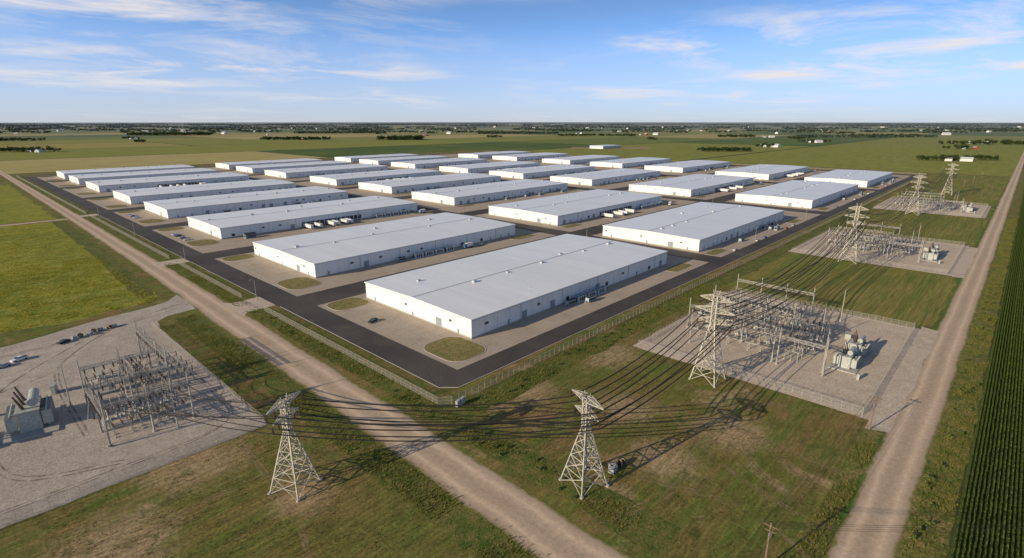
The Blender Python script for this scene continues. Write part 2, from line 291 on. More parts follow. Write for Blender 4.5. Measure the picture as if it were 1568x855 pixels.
# ------------------------------------------------------------------ campus
ROW=[(160,242),(297,385),(456,534),(593,672),(728,808),(886,968),(1020,1095),(1136,1208)]
XA=[(145,318),(145,320)]+[(148,341)]*6
XC=[(366,548),(376,566),(392,597),(404,606),(402,598),(400,598),(400,598),(402,598)]
XD=[(640,850),(640,847),(655,857),(658,860),(660,860),(662,862),(665,862),(668,862)]
XE=[(905,1097),(915,1127),(940,1155),(955,1160),(960,1160),(960,1160),(960,1160)]
patch('concrete_apron',rrect(108,1178,132,1232,8),.050,m_conc)
for k,(y0,y1) in enumerate(ROW):
    if k<7: patch('asphalt_lane',rect(121,1164,y1+8,y1+(30 if k<6 else 24)),.056,m_asph)
for x0,x1 in ((343,362),(608,630),(868,890)): patch('asphalt_street',rect(x0,x1,142,1216),.060,m_asph)
pr=M(); pz=.064
pr.face([(112,131,pz),(1172,131,pz),(1172,142,pz),(121,142,pz)]); pr.face([(121,142,pz),(121,1216,pz),(107,1230,pz),(107,136,pz),(112,131,pz)])
pr.face([(121,1216,pz),(1164,1216,pz),(1178,1230,pz),(107,1230,pz)]); pr.face([(1164,142,pz),(1172,131,pz),(1178,136,pz),(1178,1230,pz),(1164,1216,pz)])
pr.build('perimeter_road',[m_asph])
def kerbline(m,pts,w=.3,h=.12,z=.05,closed=True):
    n=len(pts)
    for i in range(n if closed else n-1):
        p=Vector(pts[i]);q=Vector(pts[(i+1)%n]); d=(q-p)
        if d.length<.01: continue
        d.normalize(); nn=Vector((d.y,-d.x))*w/2
        A=[p-nn,p+nn,q+nn,q-nn]; B=[(v.x,v.y,z+h) for v in A]; m.face(B); m.face([(A[0].x,A[0].y,z),(A[3].x,A[3].y,z),B[3],B[0]]); m.face([(A[2].x,A[2].y,z),(A[1].x,A[1].y,z),B[1],B[2]])
K=M()
def island(x0,x1,y0,y1,r):
    pts=rrect(x0,x1,y0,y1,r); patch('grass_island',[(p[0],p[1]) for p in pts],.12,m_island); kerbline(K,pts)
for k,(y0,y1) in enumerate(ROW):
    for X in (XA,XC,XD,XE):
        if k>=len(X): continue
        x0,x1=X[k]
        if X is XA: island(123.5,143.5,y0-14.5,y0+10,7); island(123.5,143.5,y1-9,y1+7,6)
        else: island(x0-3,x0+22,y0-13,y0-5,3.9)
        island(x1-14,x1+12,y0-14,y0-5,4.2)
        if k: island(x1-20,x1+10,y1+1.5,y1+7,2.6)
kerbline(K,[(107.5,262),(107.2,136),(112,131),(1172,131)],closed=False); kerbline(K,[(107,290),(107,394)],closed=False); kerbline(K,[(107,412),(107,664)],closed=False)
K.build('kerb',[m_kerb])
simple_joint=simple('panel_joint',(.42,.44,.47),.7)
def warehouse(x0,x1,y0,y1,k,h=9.):
    cx,cy=(x0+x1)/2,(y0+y1)/2; root=empty('warehouse',(cx,cy,0)); L=(x1-x0)/2; Wd=(y1-y0)/2; RZ=.95
    b=M(); b.box(-L,L,-Wd,Wd,.05,h-.42); b.build('walls',[m_wall],root)
    b=M(); e=.09
    b.box(-L-e,L+e,-Wd-e,Wd+e,.04,.75); b.build('plinth',[m_plinth],root)
    o=.4; sec=[(-Wd-o,h-.45),(-Wd-o,h+.1),(0,h+RZ),(Wd+o,h+.1),(Wd+o,h-.45)]; r=M()
    A=[(-L-o,p[0],p[1]) for p in sec]; B=[(L+o,p[0],p[1]) for p in sec]
    for i in range(5):
        j=(i+1)%5; r.face([A[i],B[i],B[j],A[j]],0 if i in (1,2) else 1)
    r.face(A[::-1],1); r.face(B,1); r.build('roof',[m_roof,m_wall],root)
    t=M()
    for s_ in (-1,1): t.box(-L-o,L+o,s_*(Wd+o+.13)-.12,s_*(Wd+o+.13)+.12,h-.18,h+.06,0)
    t.box(-L-o,L+o,-.35,.35,h+RZ-.01,h+RZ+.12,0)
    step=7.6; n=int(2*L/step)
    for i in range(1,n):
        X=-L+2*L*i/n; dp=(i%4==0); wv=.13 if dp else .05; t.box(X-wv,X+wv,-Wd-(.22 if dp else .04),-Wd+.05,.76,h-.46,0 if dp else 1); t.box(X-wv,X+wv,Wd-.05,Wd+(.22 if dp else .04),.76,h-.46,0 if dp else 1)
    n=int(2*Wd/step)
    for i in range(1,n):
        Y=-Wd+2*Wd*i/n; t.box(-L-.04,-L+.05,Y-.05,Y+.05,.76,h-.46,1); t.box(L-.05,L+.04,Y-.05,Y+.05,.76,h-.46,1)
    t.box(-L-.05,L+.05,-Wd-.05,Wd+.05,h-.9,h-.8,1)
    t.build('gutters_and_joints',[m_trim,simple_joint],root)
    d=M(); rr=random.Random(k)
    X=-L+8
    docks = 1 if k in (2,5,9,12,17,20,25) else 0
    if docks:
        s0=-L+2*L*.35
        for i in range(14):
            xx=s0+i*4.3; d.box(xx,xx+3.,-Wd-.12,-Wd+.02,1.3,4.6,2); d.box(xx-.3,xx+3.3,-Wd-.9,-Wd-.0,4.65,4.85,1); d.box(xx-.2,xx+.0,-Wd-.5,-Wd,1.2,4.6,2)
        d.box(s0-2,s0+62,-Wd-.75,-Wd-.1,.76,1.25,3)
    while X<L-6:
        if not(docks and -L+2*L*.33<X<-L+2*L*.35+66):
            q=rr.random()
            if q<.45: d.box(X,X+1.1,-Wd-.1,-Wd+.02,.1,2.4,0); d.box(X-.3,X+1.4,-Wd-1.0,-Wd,2.6,2.75,3)
            elif q<.65: d.box(X,X+3.6,-Wd-.1,-Wd+.02,.1,4.2,0); d.box(X-.2,X+3.8,-Wd-.16,-Wd+.02,4.21,4.5,3)
            elif q<.85: d.box(X,X+2.2,-Wd-.1,-Wd+.02,4.4,5.6,1)
            else: d.box(X,X+2.4,-Wd-.14,-Wd+.02,1.2,3.4,2)
        X+=rr.uniform(7,17)
    for Y in (-Wd+8,0,Wd-9):
        d.box(-L-.1,-L+.02,Y,Y+1.2,.1,2.5,0)
        if rr.random()<.7: d.box(-L-.1,-L+.02,Y+5,Y+6.6,4.6,5.6,1)
    d.box(-L-.1,-L+.02,-Wd+20,-Wd+24,.1,4.4,0)
    for Y in (-Wd+12,Wd-14): d.box(L-.02,L+.1,Y,Y+3.8,.1,4.3,0)
    d.build('doors_and_windows',[m_door,m_glass,m_dark,m_trim],root)
    v=M()
    for i in range(7):
        X=-L+2*L*(i+.5+rr.uniform(-.3,.3))/7; Y=rr.choice((-3,-3,2.5,Wd*.5)); zz=h+RZ-abs(Y)/Wd*.85
        s_=rr.uniform(.7,1.2); v.box(X-s_,X+s_,Y-s_*.8,Y+s_*.8,zz-.25,zz+.8*s_,0); v.box(X-s_*1.12,X+s_*1.12,Y-s_*.92,Y+s_*.92,zz+.8*s_+.002,zz+.8*s_+.14,1)
    for i in range(14):
        X=rr.uniform(-L+3,L-3);Y=rr.uniform(-Wd+3,Wd-3); zz=h+RZ-abs(Y)/Wd*.85; v.cyl((X,Y,zz-.1),(X,Y,zz+.6),.14,.14,6,0,True)
    v.build('roof_vents',[m_trim,m_genw],root)
k=0; ALL=[]
for X in (XA,XC,XD,XE):
    for i,(x0,x1) in enumerate(X): warehouse(x0,x1,*ROW[i],k); ALL.append((x0,x1,*ROW[i],k)); k+=1
# ------------------------------------------------------------------ equipment templates
def t_gen():
    m=M(); m.box(-4,4,-1.3,1.3,.0,.35,2); m.box(-3.9,3.9,-1.2,1.2,.352,3.1,0); m.box(-3.95,-3.6,-1.0,1.0,.7,2.8,1); m.box(3.6,3.96,-1.,1.,.7,2.8,1)
    for x in (-2.4,-.6,1.2): m.box(x,x+1.2,-1.24,-1.1,.7,2.7,1); m.box(x,x+1.2,1.1,1.24,.7,2.7,1)
    for x in (-2.6,0,2.6): m.cyl((x,0,3.1),(x,0,3.5),.85,.85,12,1,True); m.cyl((x,0,3.5),(x,0,3.56),.9,.9,12,0,True)
    m.cyl((3.4,.7,3.1),(3.4,.7,4.6),.18,.18,8,2,True); return m.mesh('generator_unit',[m_genw,m_dark,m_trim])
def t_chiller():
    m=M(); m.box(-3,3,-1.1,1.1,.5,2.4,0)
    for x in (-2.8,-1,1,2.8): 
        for y in (-.9,.9): m.box(x-.1,x+.1,y-.1,y+.1,0,.5,2)
    for x in (-2,0,2): m.cyl((x,0,2.4),(x,0,2.8),.8,.8,12,1,True)
    m.box(-3.02,3.02,-1.13,-1.08,.8,2.1,1); m.cyl((-3,0,1),(-4.6,0,1),.2,.2,8,2); m.cyl((-4.6,0,1.2),(-4.6,0,0),.2,.2,8,2); return m.mesh('cooling_unit',[m_genw,m_dark,m_trim])
def wheels(m,xs,y,r,mi,w=.3):
    for x in xs:
        for s_ in (-1,1): m.cyl((x,s_*y-w/2,r),(x,s_*y+w/2,r),r,r,12,mi,True)
def t_trailer():
    m=M(); m.box(-6.8,6.8,-1.28,1.28,1.2,4.0,0); m.box(-6.7,6.7,-.5,.5,.9,1.19,1); wheels(m,(4.2,5.5),1.05,.52,1); m.cyl((-4,.9,0),(-4,.9,1.2),.09,.09,6,1); m.cyl((-4,-.9,0),(-4,-.9,1.2),.09,.09,6,1)
    m.box(6.8,6.86,-1.2,1.2,1.3,3.9,2); m.box(5.,6.7,-1.1,1.1,.75,.88,1); return m.mesh('semi_trailer',[m_pw,m_rub,m_trim])
def t_truck(cm):
    m=M(); prof=[(-4.2,.8),(-4.2,1.9),(-3.9,3.2),(-3.2,3.5),(-2.0,3.5),(-2.0,.8)]
    A=[(x,-1.15,z) for x,z in prof];B=[(x,1.15,z) for x,z in prof]
    for i in range(6): j=(i+1)%6; m.face([A[i],A[j],B[j],B[i]],0)
    m.face(A,0); m.face(B[::-1],0); m.face([(-4.19,-1.,2.05),(-4.19,1.,2.05),(-3.94,1.,3.1),(-3.94,-1.,3.1)],3); m.box(-3.6,-2.7,-1.17,1.17,2.1,2.9,3)
    m.box(-1.9,4.4,-1.2,1.2,1.15,3.7,1); m.box(-4.2,4.4,-.45,.45,.6,.95,2); wheels(m,(-3.2,2.6,3.7),.98,.5,2); return m.mesh('box_truck',[cm,m_pw,m_rub,m_glass])
def t_car(cm,pick=False):
    m=M()
    if pick: top=[(-2.7,.75),(-2.65,1.0),(-1.3,1.12),(-.6,1.78),(.7,1.8),(.95,1.15),(2.7,1.15),(2.75,.6)]
    else: top=[(-2.3,.6),(-2.25,.85),(-1.1,.98),(-.45,1.45),(.9,1.47),(1.6,1.02),(2.25,.98),(2.3,.55)]
    pr_=[(top[0][0]+.05,.35)]+top+[(top[-1][0]-.05,.35)]; n=len(pr_)
    def yy(z): return .93-.22*max(0,(z-1.)/.5)*.6
    A=[(x,-yy(z),z) for x,z in pr_];B=[(x,yy(z),z) for x,z in pr_]
    for i in range(n): j=(i+1)%n; m.face([A[i],A[j],B[j],B[i]],2 if (i in (3,5)) else 0)
    m.face(A,0);m.face(B[::-1],0)
    a0,a1=top[2],top[3]; b0,b1=top[5],top[4]
    for s_ in (-1,1):
        m.face([(a0[0]+.15,s_*(yy(a0[1])+.012),a0[1]+.03),(b0[0]-.12,s_*(yy(b0[1])+.012),b0[1]+.03),(b1[0]-.05,s_*(yy(b1[1])+.012),b1[1]-.09),(a1[0]+.05,s_*(yy(a1[1])+.012),a1[1]-.09)],2)
    wheels(m,(-1.5,1.5) if not pick else (-1.75,1.7),.86,.34,1,.22)
    if pick: m.box(1.1,2.6,-.75,.75,1.152,1.17,1)
    return m.mesh('pickup_truck' if pick else 'parked_car',[cm,m_rub,m_glass])
G_=t_gen(); CH=t_chiller(); TR=t_trailer(); TK=[t_truck(m_pb),t_truck(m_pw)]; CARS=[t_car(m) for m in (m_pw,m_pd,m_pg,m_pr,m_pb)]; PK=[t_car(m_pd,True),t_car(m_pw,True)]
rr=random.Random(3); GZ=.056
for (x0,x1,y0,y1,k) in ALL:
    L=x1-x0
    if k==0:
        for x in (219,228,237): inst('generator_unit',G_,(x,y0-3.4,GZ),0)
        inst('cooling_unit',CH,(211,y0-3.2,GZ)); inst('cooling_unit',CH,(222,y0-7.6,GZ)); continue
    if k==1:
        for x in (218,227,236,246): inst('generator_unit',G_,(x,y0-4,GZ))
        inst('box_truck',TK[0],(262,y0-6,GZ),.1); inst('cooling_unit',CH,(205,y0-3,GZ)); inst('parked_car',CARS[2],(275,y0-7,GZ),.1); continue
    if k in (2,5,9,12,17,20,25):
        s0=x0+L*.35
        for i in range(14):
            if rr.random()<.45: inst('semi_trailer',TR,(s0+1.5+i*4.3,y0-8.0,GZ),math.pi/2)
        for i in range(5): inst('generator_unit',G_,(x1-50+i*9.5,y0-5,GZ),0)
        inst('box_truck',TK[rr.randint(0,1)],(x1-4,y0-13,GZ),.3)
    else:
        for i in range(rr.randint(3,7)): 
            x=x0+L*rr.uniform(.25,.9); inst(*(('generator_unit',G_) if rr.random()<.6 else ('cooling_unit',CH)),(x,y0-rr.uniform(3.4,3.8)-4.5*(i%3),GZ),0)
        for i in range(rr.randint(1,5)): inst('parked_car',rr.choice(CARS),(x0+L*rr.uniform(.1,.9),y0-17,GZ),rr.choice((0,math.pi)))
inst('pickup_truck',PK[0],(127.5,209,GZ),.35)
for i in range(11):
    if i not in (2,5,6): inst('parked_car',CARS[(i*3)%5],(128,472+i*3.1,GZ),0)
for i in range(8):
    if i!=3: inst('parked_car',CARS[(i*2)%5],(128,620+i*3.1,GZ),0)
# guard hut
h=M(); h.box(-4,4,-2.5,2.5,0,3,0); h.face([(-4.5,-3,3),(4.5,-3,3),(4.5,0,4.4),(-4.5,0,4.4)],1); h.face([(4.5,3,3),(-4.5,3,3),(-4.5,0,4.4),(4.5,0,4.4)],1); h.face([(-4.2,-2.6,3),(-4.2,2.6,3),(-4.2,0,4.3)],0); h.face([(4.2,-2.6,3),(4.2,0,4.3),(4.2,2.6,3)],0)
h.box(-4.05,-4,-1.5,1.5,1,2.3,2); h.box(-2.5,2.5,-2.55,-2.5,1,2.3,2); h.box(2.8,3.7,-2.56,-2.5,.1,2.2,2); h.build('guard_hut',[simple('grey_siding',(.2,.24,.26),.8),simple('dark_shingle',(.05,.06,.07),.9),m_glass],None,(166,446,GZ))
# ------------------------------------------------------------------ street lamps & poles
def t_lamp():
    m=M(); m.cyl((0,0,0),(0,0,.6),.3,.3,8,1,True); m.cyl((0,0,.6),(0,0,11),.11,.07,6,0); m.cyl((0,0,10.9),(1.6,0,11.2),.05,.05,5,0); m.box(1.3,2.3,-.2,.2,11.1,11.28,0); return m.mesh('street_lamp',[m_steel,m_plinth])
LP=t_lamp()
for p in [(104,282),(104,395),(104,520),(104,650),(430,143.5),(560,143.5),(355,250),(355,400),(620,260),(620,420),(880,280),(450,275),(250,415),(450,415),(750,275),(960,275)]: inst('street_lamp',LP,(p[0],p[1],.04),random.choice((0,3.14)))
def t_wood(hh):
    m=M(); m.cyl((0,0,0),(0,0,hh),.21,.14,8,0,True); m.box(-.08,.08,-1.5,1.5,hh-.9,hh-.72,0); m.box(-.07,.07,-1.1,1.1,hh-2.1,hh-1.94,0)
    for y in (-1.35,-.5,.5,1.35): m.cyl((0,y,hh-.72),(0,y,hh-.42),.07,.05,6,1,True)
    m.cyl((.35,0,hh-3.6),(.35,0,hh-2.6),.28,.28,10,2,True); m.cyl((.09,-1.2,hh-.8),(.09,0,hh-1.6),.03,.03,4,0); m.cyl((.09,1.2,hh-.8),(.09,0,hh-1.6),.03,.03,4,0); return m.mesh('utility_pole',[m_wood,m_ins,m_pg])
PW=t_wood(11.5); PWP=[(102.8,24),(179.7,19.5),(1087,55),(1000,60),(1180,50)]
for p in PWP: inst('utility_pole',PW,(p[0],p[1],0))
def cable(m,p,q,sag,r=.1,n=24):
    p=Vector(p);q=Vector(q); pr_=None
    for i in range(n+1):
        t=i/n; c=p.lerp(q,t); c.z-=4*sag*t*(1-t)
        if pr_ is not None: m.cyl(pr_,c,r,r,5)
        pr_=c
c=M()
for y in (-1.35,-.5,.5,1.35): cable(c,(102.8,24+y,11.1),(179.7,19.5+y,11.1),1.2,.03); cable(c,(102.8,24+y,11.1),(30,27+y,11.1),1.2,.03); cable(c,(102.8,24+y,11.1),(150,-25+y,10.5),1.2,.03)
c.build('overhead_wire',[m_cable])
# ------------------------------------------------------------------ lattice towers
def lattice(m,P,Q,w0,w1,n,r=.07,rb=.05,mi=0):
    P=Vector(P);Q=Vector(Q);d=(Q-P).normalized(); up=Vector((0,0,1)) if abs(d.z)<.9 else Vector((1,0,0)); a_=d.cross(up).normalized(); b_=a_.cross(d)
    def ring(t):
        c=P.lerp(Q,t); h_=(w0+(w1-w0)*t)/2; return [c+a_*(sx*h_)+b_*(sy*h_) for sx,sy in ((-1,-1),(1,-1),(1,1),(-1,1))]
    pv=ring(0)
    for i in range(1,n+1):
        nx=ring(i/n)
        for k in range(4):
            k2=(k+1)%4; m.cyl(pv[k],nx[k],r,r,4,mi); m.cyl(nx[k],nx[k2],rb,rb,4,mi)
            if (i+k)%2: m.cyl(pv[k],nx[k2],rb,rb,4,mi)
            else: m.cyl(pv[k2],nx[k],rb,rb,4,mi)
        pv=nx
def tower(loc,H,base,yaw,arms,name='transmission_tower'):
    root=empty(name,(loc[0],loc[1],0),yaw); m=M(); zs=[0,.17,.32,.45,.56,.65,.73,.81,.89,.97]; waist=base*.17
    def hw(t): 
        if t<.65: return base+(waist-base)*(t/.65)
        return waist
    def ring(t): h_=hw(t); return [Vector((sx*h_,sy*h_,t*H)) for sx,sy in ((-1,-1),(1,-1),(1,1),(-1,1))]
    rl=.19 if H<30 else .24; rb=rl*.58; pv=ring(0)
    for z in zs[1:]:
        nx=ring(z)
        for k in range(4):
            k2=(k+1)%4; m.cyl(pv[k],nx[k],rl,rl,4); m.cyl(nx[k],nx[k2],rb,rb,4); m.cyl(pv[k],nx[k2],rb,rb,4); m.cyl(pv[k2],nx[k],rb,rb,4)
            if z<.5: 
                mid=(pv[k]+pv[k2]+nx[k]+nx[k2])/4; a_=(pv[k]+nx[k])/2;b_=(pv[k2]+nx[k2])/2; m.cyl(a_,mid,rb*.7,rb*.7,4); m.cyl(b_,mid,rb*.7,rb*.7,4)
        pv=nx
    m.build('body',[m_tower],root); ar=M(); ins=M(); att=[]
    for t,half in arms:
        w_=hw(t); z=t*H
        for s_ in (-1,1):
            tip=Vector((s_*half,0,z)); base4=[Vector((s_*w_,-w_,z-.02*H)),Vector((s_*w_,w_,z-.02*H)),Vector((s_*w_,w_,z+.045*H)),Vector((s_*w_,-w_,z+.045*H))]
            prev=base4
            for i in range(1,5):
                f_=i/4*.93; cur=[b.lerp(tip,f_) for b in base4]
                for k in range(4):
                    ar.cyl(prev[k],cur[k],rl*.65,rl*.65,4); ar.cyl(prev[k],cur[(k+1)%4],rb*.6,rb*.6,4); ar.cyl(cur[k],cur[(k+1)%4],rb*.6,rb*.6,4)
                prev=cur
            for ff in (1.,.55):
                a_=Vector((s_*half*ff if ff==1 else s_*(w_+(half-w_)*.5),0,z-.01*H))
                ins.cyl(a_,a_+Vector((0,0,-1.9)),.08,.08,6)
                for q in range(5): ins.cyl(a_+Vector((0,0,-.35-q*.3)),a_+Vector((0,0,-.47-q*.3)),.24,.2,8,0,True)
                att.append(a_+Vector((0,0,-1.8)))
    t=M()
    for s_ in (-1,1): t.cyl((s_*waist,0,.97*H),(s_*waist*1.5,0,1.03*H),rb,rb,4)
    for x in (-base,base):
        for y in (-base,base): t.cyl((x,y,-.1),(x,y,.5),.5,.45,10,0,True)
    ar.build('cross_arms',[m_tower],root); ins.build('insulators',[m_ins],root); t.build('footings',[m_plinth],root)
    c_,s_=math.cos(yaw),math.sin(yaw); return [Vector((loc[0]+p.x*c_-p.y*s_,loc[1]+p.x*s_+p.y*c_,p.z)) for p in att]
A2=((.80,4.8),(.95,6.3)); H2=math.pi/2
T1=tower((47.7,121),25.5,4.3,math.radians(25),A2); T2=tower((99.6,68),25.5,4.3,math.radians(76),A2)
A3=((.68,6.),(.80,7.5),(.93,6.)); T3=tower((178.5,70),33,4.6,H2,A3); T4=tower((410,74.8),38,5.2,H2,A3); T5=tower((671,75),40,5.4,H2,A3); T6=tower((887,68),40,5.4,H2,A3)
def span(A,B,sag,r=.1):
    m=M()
    for p,q in zip(A,B): cable(m,p,q,sag,r)
    m.build('power_line',[m_cable])
span(T1,T2,2.6,.16); span(T2,T3[:8],3.0,.17); span(T3,T4,11,.17); span(T4,T5,12,.17); span(T5,T6,10,.18)
m=M()
for p,q in zip([T1[2],T1[3],T1[0],T1[1],T1[6],T1[7],T1[4],T1[5]],[Vector((19.5+i*3.,177,12.3)) for i in range(8)]): cable(m,q,p,1.6,.12)
for i in range(3): cable(m,T3[i*4],(221,98-i*4,12),2.5,.1); cable(m,T3[i*4+2],(221,84-i*4,12),2.5,.1); cable(m,T4[i*4],(449,94-i*4,12),4,.14); cable(m,T4[i*4+2],(449,80-i*4,12),4,.14); cable(m,T4[i*4+1],(276,92-i*5,12),9,.13)
for i in range(4): cable(m,(20.5+i*5,178,12),(20.5+i*5,198,12),1.3,.07); cable(m,(41.5,206+i*9,12),(22+i*5,199,11),1.,.07)
m.build('power_line',[m_cable])
# ------------------------------------------------------------------ substation kit
def t_gantry(span_,hh,bays=2):
    m=M()
    for i in range(bays+1):
        y=i*span_/bays; m.cyl((0,y,0),(0,y,hh+3.5),.28,.17,8,0,True); m.cyl((0,y,-.02),(0,y,.35),.6,.6,10,1,True); m.cyl((-1.6,y,0),(0,y,hh*.75),.1,.1,5,0)
    lattice(m,(0,0,hh),(0,span_,hh),1.0,1.0,int(span_/1.3),.08,.045)
    for i in range(int(span_/2.6)):
        y=1.2+i*2.6
        for s_ in (-.7,.7): 
            m.cyl((s_,y,hh-.3),(s_,y,hh-2.),.09,.09,6,2)
            for q in range(4): m.cyl((s_,y,hh-.7-q*.33),(s_,y,hh-.82-q*.33),.2,.17,7,2,True)
    return m.mesh('substation_gantry',[m_steel,m_plinth,m_ins])
def ins_post(m,x,y,z0,z1,r=.11,mi=2):
    m.cyl((x,y,z0),(x,y,z1),r,r*.8,7,mi); n=max(3,int((z1-z0)/.28))
    for q in range(n): z=z0+(z1-z0)*(q+.5)/n; m.cyl((x,y,z-.05),(x,y,z+.04),r*1.9,r*1.6,8,mi,True)
def t_bus(L=18,n=4):
    m=M()
    for y in (-2.4,0,2.4):
        for i in range(n):
            x=i*L/(n-1); m.cyl((x,y,0),(x,y,4.),.12,.12,6,0); m.box(x-.3,x+.3,y-.3,y+.3,0,.25,1); ins_post(m,x,y,4.,5.9)
        m.cyl((-1,y,6.),(L+1,y,6.),.09,.09,7,0,True)
    for i in range(n): x=i*L/(n-1); m.box(x-.12,x+.12,-2.6,2.6,3.75,3.98,0)
    return m.mesh('busbar_support',[m_steel,m_plinth,m_ins])
def t_switch():
    m=M()
    for x in (-1.1,1.1):
        for y in (-2.2,2.2): m.cyl((x,y,0),(x,y,3.2),.11,.11,5,0); m.box(x-.35,x+.35,y-.35,y+.35,0,.25,1)
    m.box(-1.3,-1.0,-2.8,2.8,3.2,3.42,0); m.box(1.0,1.3,-2.8,2.8,3.2,3.42,0)
    for y in (-2.4,0,2.4):
        for x in (-1.15,0,1.15): ins_post(m,x,y,3.42,5.0)
        m.box(-1.25,1.25,y-.15,y+.15,3.425,3.5,0); m.cyl((-1.4,y,5.05),(0,y,5.05),.06,.06,5,0); m.cyl((0,y,5.05),(1.2,y,6.3),.06,.06,5,0)
    m.cyl((-1.1,-2.2,.8),(1.1,-2.2,3.),.05,.05,4,0); m.cyl((-1.1,2.2,.8),(1.1,2.2,3.),.05,.05,4,0); return m.mesh('disconnect_switch',[m_steel,m_plinth,m_ins])
def t_breaker():
    m=M(); m.box(-1.4,1.4,-2.8,2.8,0,.2,1)
    for y in (-2,2): m.cyl((-.7,y,.2),(-.7,y,2.2),.1,.1,5,0); m.cyl((.7,y,.2),(.7,y,2.2),.1,.1,5,0)
    m.box(-.8,.8,-2.4,2.4,2.1,2.3,0)
    for y in (-1.8,0,1.8):
        m.cyl((-.9,y,2.7),(.9,y,2.7),.42,.42,12,3,True)
        for s_ in (-1,1):
            a_=Vector((s_*.5,y,2.9));b_=Vector((s_*1.5,y,5.2)); m.cyl(a_,b_,.14,.09,7,2)
            for q in range(7): c_=a_.lerp(b_,(q+.5)/7); d_=(b_-a_).normalized()*.06; m.cyl(c_-d_,c_+d_,.27,.23,8,2,True)
    m.box(-.6,.6,2.45,3.2,.9,2.6,3); return m.mesh('circuit_breaker',[m_steel,m_plinth,m_insg,m_tx])
def t_tx():
    m=M(); m.box(-6,6,-4,4,0,.3,1); m.box(-3.6,3.6,-1.6,1.6,.3,4.2,3); m.box(-3.8,3.8,-1.8,1.8,4.2,4.4,3)
    for i in range(8): x=-3.3+i*.94; m.box(x-.06,x+.06,-1.72,-1.6,.4,4.1,3)
    for s_ in (-1,1):
        for i in range(11):
            x=-3.2+i*.62; m.box(x-.06,x+.06,s_*2.6-.75,s_*2.6+.75,.9,3.7,3)
        m.cyl((-3.3,s_*2.6,3.8),(3.3,s_*2.6,3.8),.14,.14,7,3,True); m.cyl((-3.3,s_*2.6,.8),(3.3,s_*2.6,.8),.14,.14,7,3,True)
        for x in (-2.5,0,2.5): m.cyl((x,s_*1.5,3.8),(x,s_*2.6,3.8),.12,.12,6,3)
    m.cyl((-3.5,-1.1,5.9),(1.8,-1.1,5.9),.8,.8,18,3,True); m.cyl((-2.6,-1.1,4.4),(-2.6,-1.1,5.5),.12,.12,6,0); m.cyl((.8,-1.1,4.4),(.8,-1.1,5.5),.12,.12,6,0)
    for x in (-2.2,0,2.2):
        a_=Vector((x,.6,4.4));b_=Vector((x*1.15,1.5,7.4)); m.cyl(a_,b_,.2,.11,8,2)
        for q in range(9): c_=a_.lerp(b_,(q+.5)/9); d_=(b_-a_).normalized()*.06; m.cyl(c_-d_,c_+d_,.36-.02*q,.3-.02*q,9,2,True)
    for x in (-1.5,-.5,.5): ins_post(m,x+2.2,-.6,4.4,5.6,.12)
    m.box(3.8,4.8,-.8,.8,.8,2.8,3); return m.mesh('power_transformer',[m_steel,m_plinth,m_ins,m_tx])
def t_cab():
    m=M(); m.box(-1.2,1.2,-.5,.5,0,.2,1); m.box(-1.1,1.1,-.4,.4,.2,2.1,3); m.box(-1.2,1.2,-.5,.5,2.1,2.2,3); m.box(-.02,.02,-.42,-.4,.3,2.,0); return m.mesh('control_cabinet',[m_trim,m_plinth,m_ins,m_tx])
def t_post(hh):
    m=M(); m.cyl((0,0,0),(0,0,hh),.22,.14,8,0,True); m.cyl((0,0,hh),(0,0,hh+2),.04,.02,5,0); m.cyl((0,0,0),(0,0,.4),.5,.5,9,1,True); return m.mesh('lightning_mast',[m_steel,m_plinth])
BUS=t_bus();SWT=t_switch();BRK=t_breaker();TX=t_tx();CAB=t_cab();MAST=t_post(15);GAN36=t_gantry(36,11,3);GAN36T=t_gantry(38,12.5,3);GAN18=t_gantry(18,11,1);GANS=t_gantry(22,10.5,2);G22=t_gantry(22,12.5,2)
Z=.044
def fence(name,segs,hh=2.4):
    m=M()
    for pts in segs:
        for i in range(len(pts)-1):
            p=Vector((*pts[i],0));q=Vector((*pts[i+1],0)); L=(q-p).length; n=max(1,int(L/3.)); d=(q-p)/n
            for k in range(n+1): c_=p+d*k; m.cyl(c_,c_+Vector((0,0,hh+.1)),.05 if k%5 else .08,.05,5,0)
            for z in (hh,.15,hh*.5): m.cyl(p+Vector((0,0,z)),q+Vector((0,0,z)),.028,.028,4,0)
            for z in (hh+.12,hh+.28): m.cyl(p+Vector((0,0,z)),q+Vector((0,0,z)),.012,.012,3,0)
            m.face([p+Vector((0,0,.08)),q+Vector((0,0,.08)),q+Vector((0,0,hh)),p+Vector((0,0,hh))],1)
    m.build(name,[m_fence,m_chain])
fence('chain_link_fence',[[(99.5,262),(99.5,127),(103,124),(760,124),(1200,126),(1200,1250)],[(99.5,290),(99.5,392)],[(99.5,414),(99.5,664)],[(99.5,684),(99.5,1250),(1200,1250)]],2.6)
fence('chain_link_fence',[[(-85,157),(55,157),(55,276)],[(-85,157),(-85,285)]],2.6)
fence('chain_link_fence',[[(188,23),(290,23),(290,104),(188,104),(188,23)]],2.6); fence('chain_link_fence',[[(414,23),(524,23),(524,112),(414,112),(414,23)]],2.6); fence('chain_link_fence',[[(692,23),(798,23),(798,112),(692,112),(692,23)]],2.6)
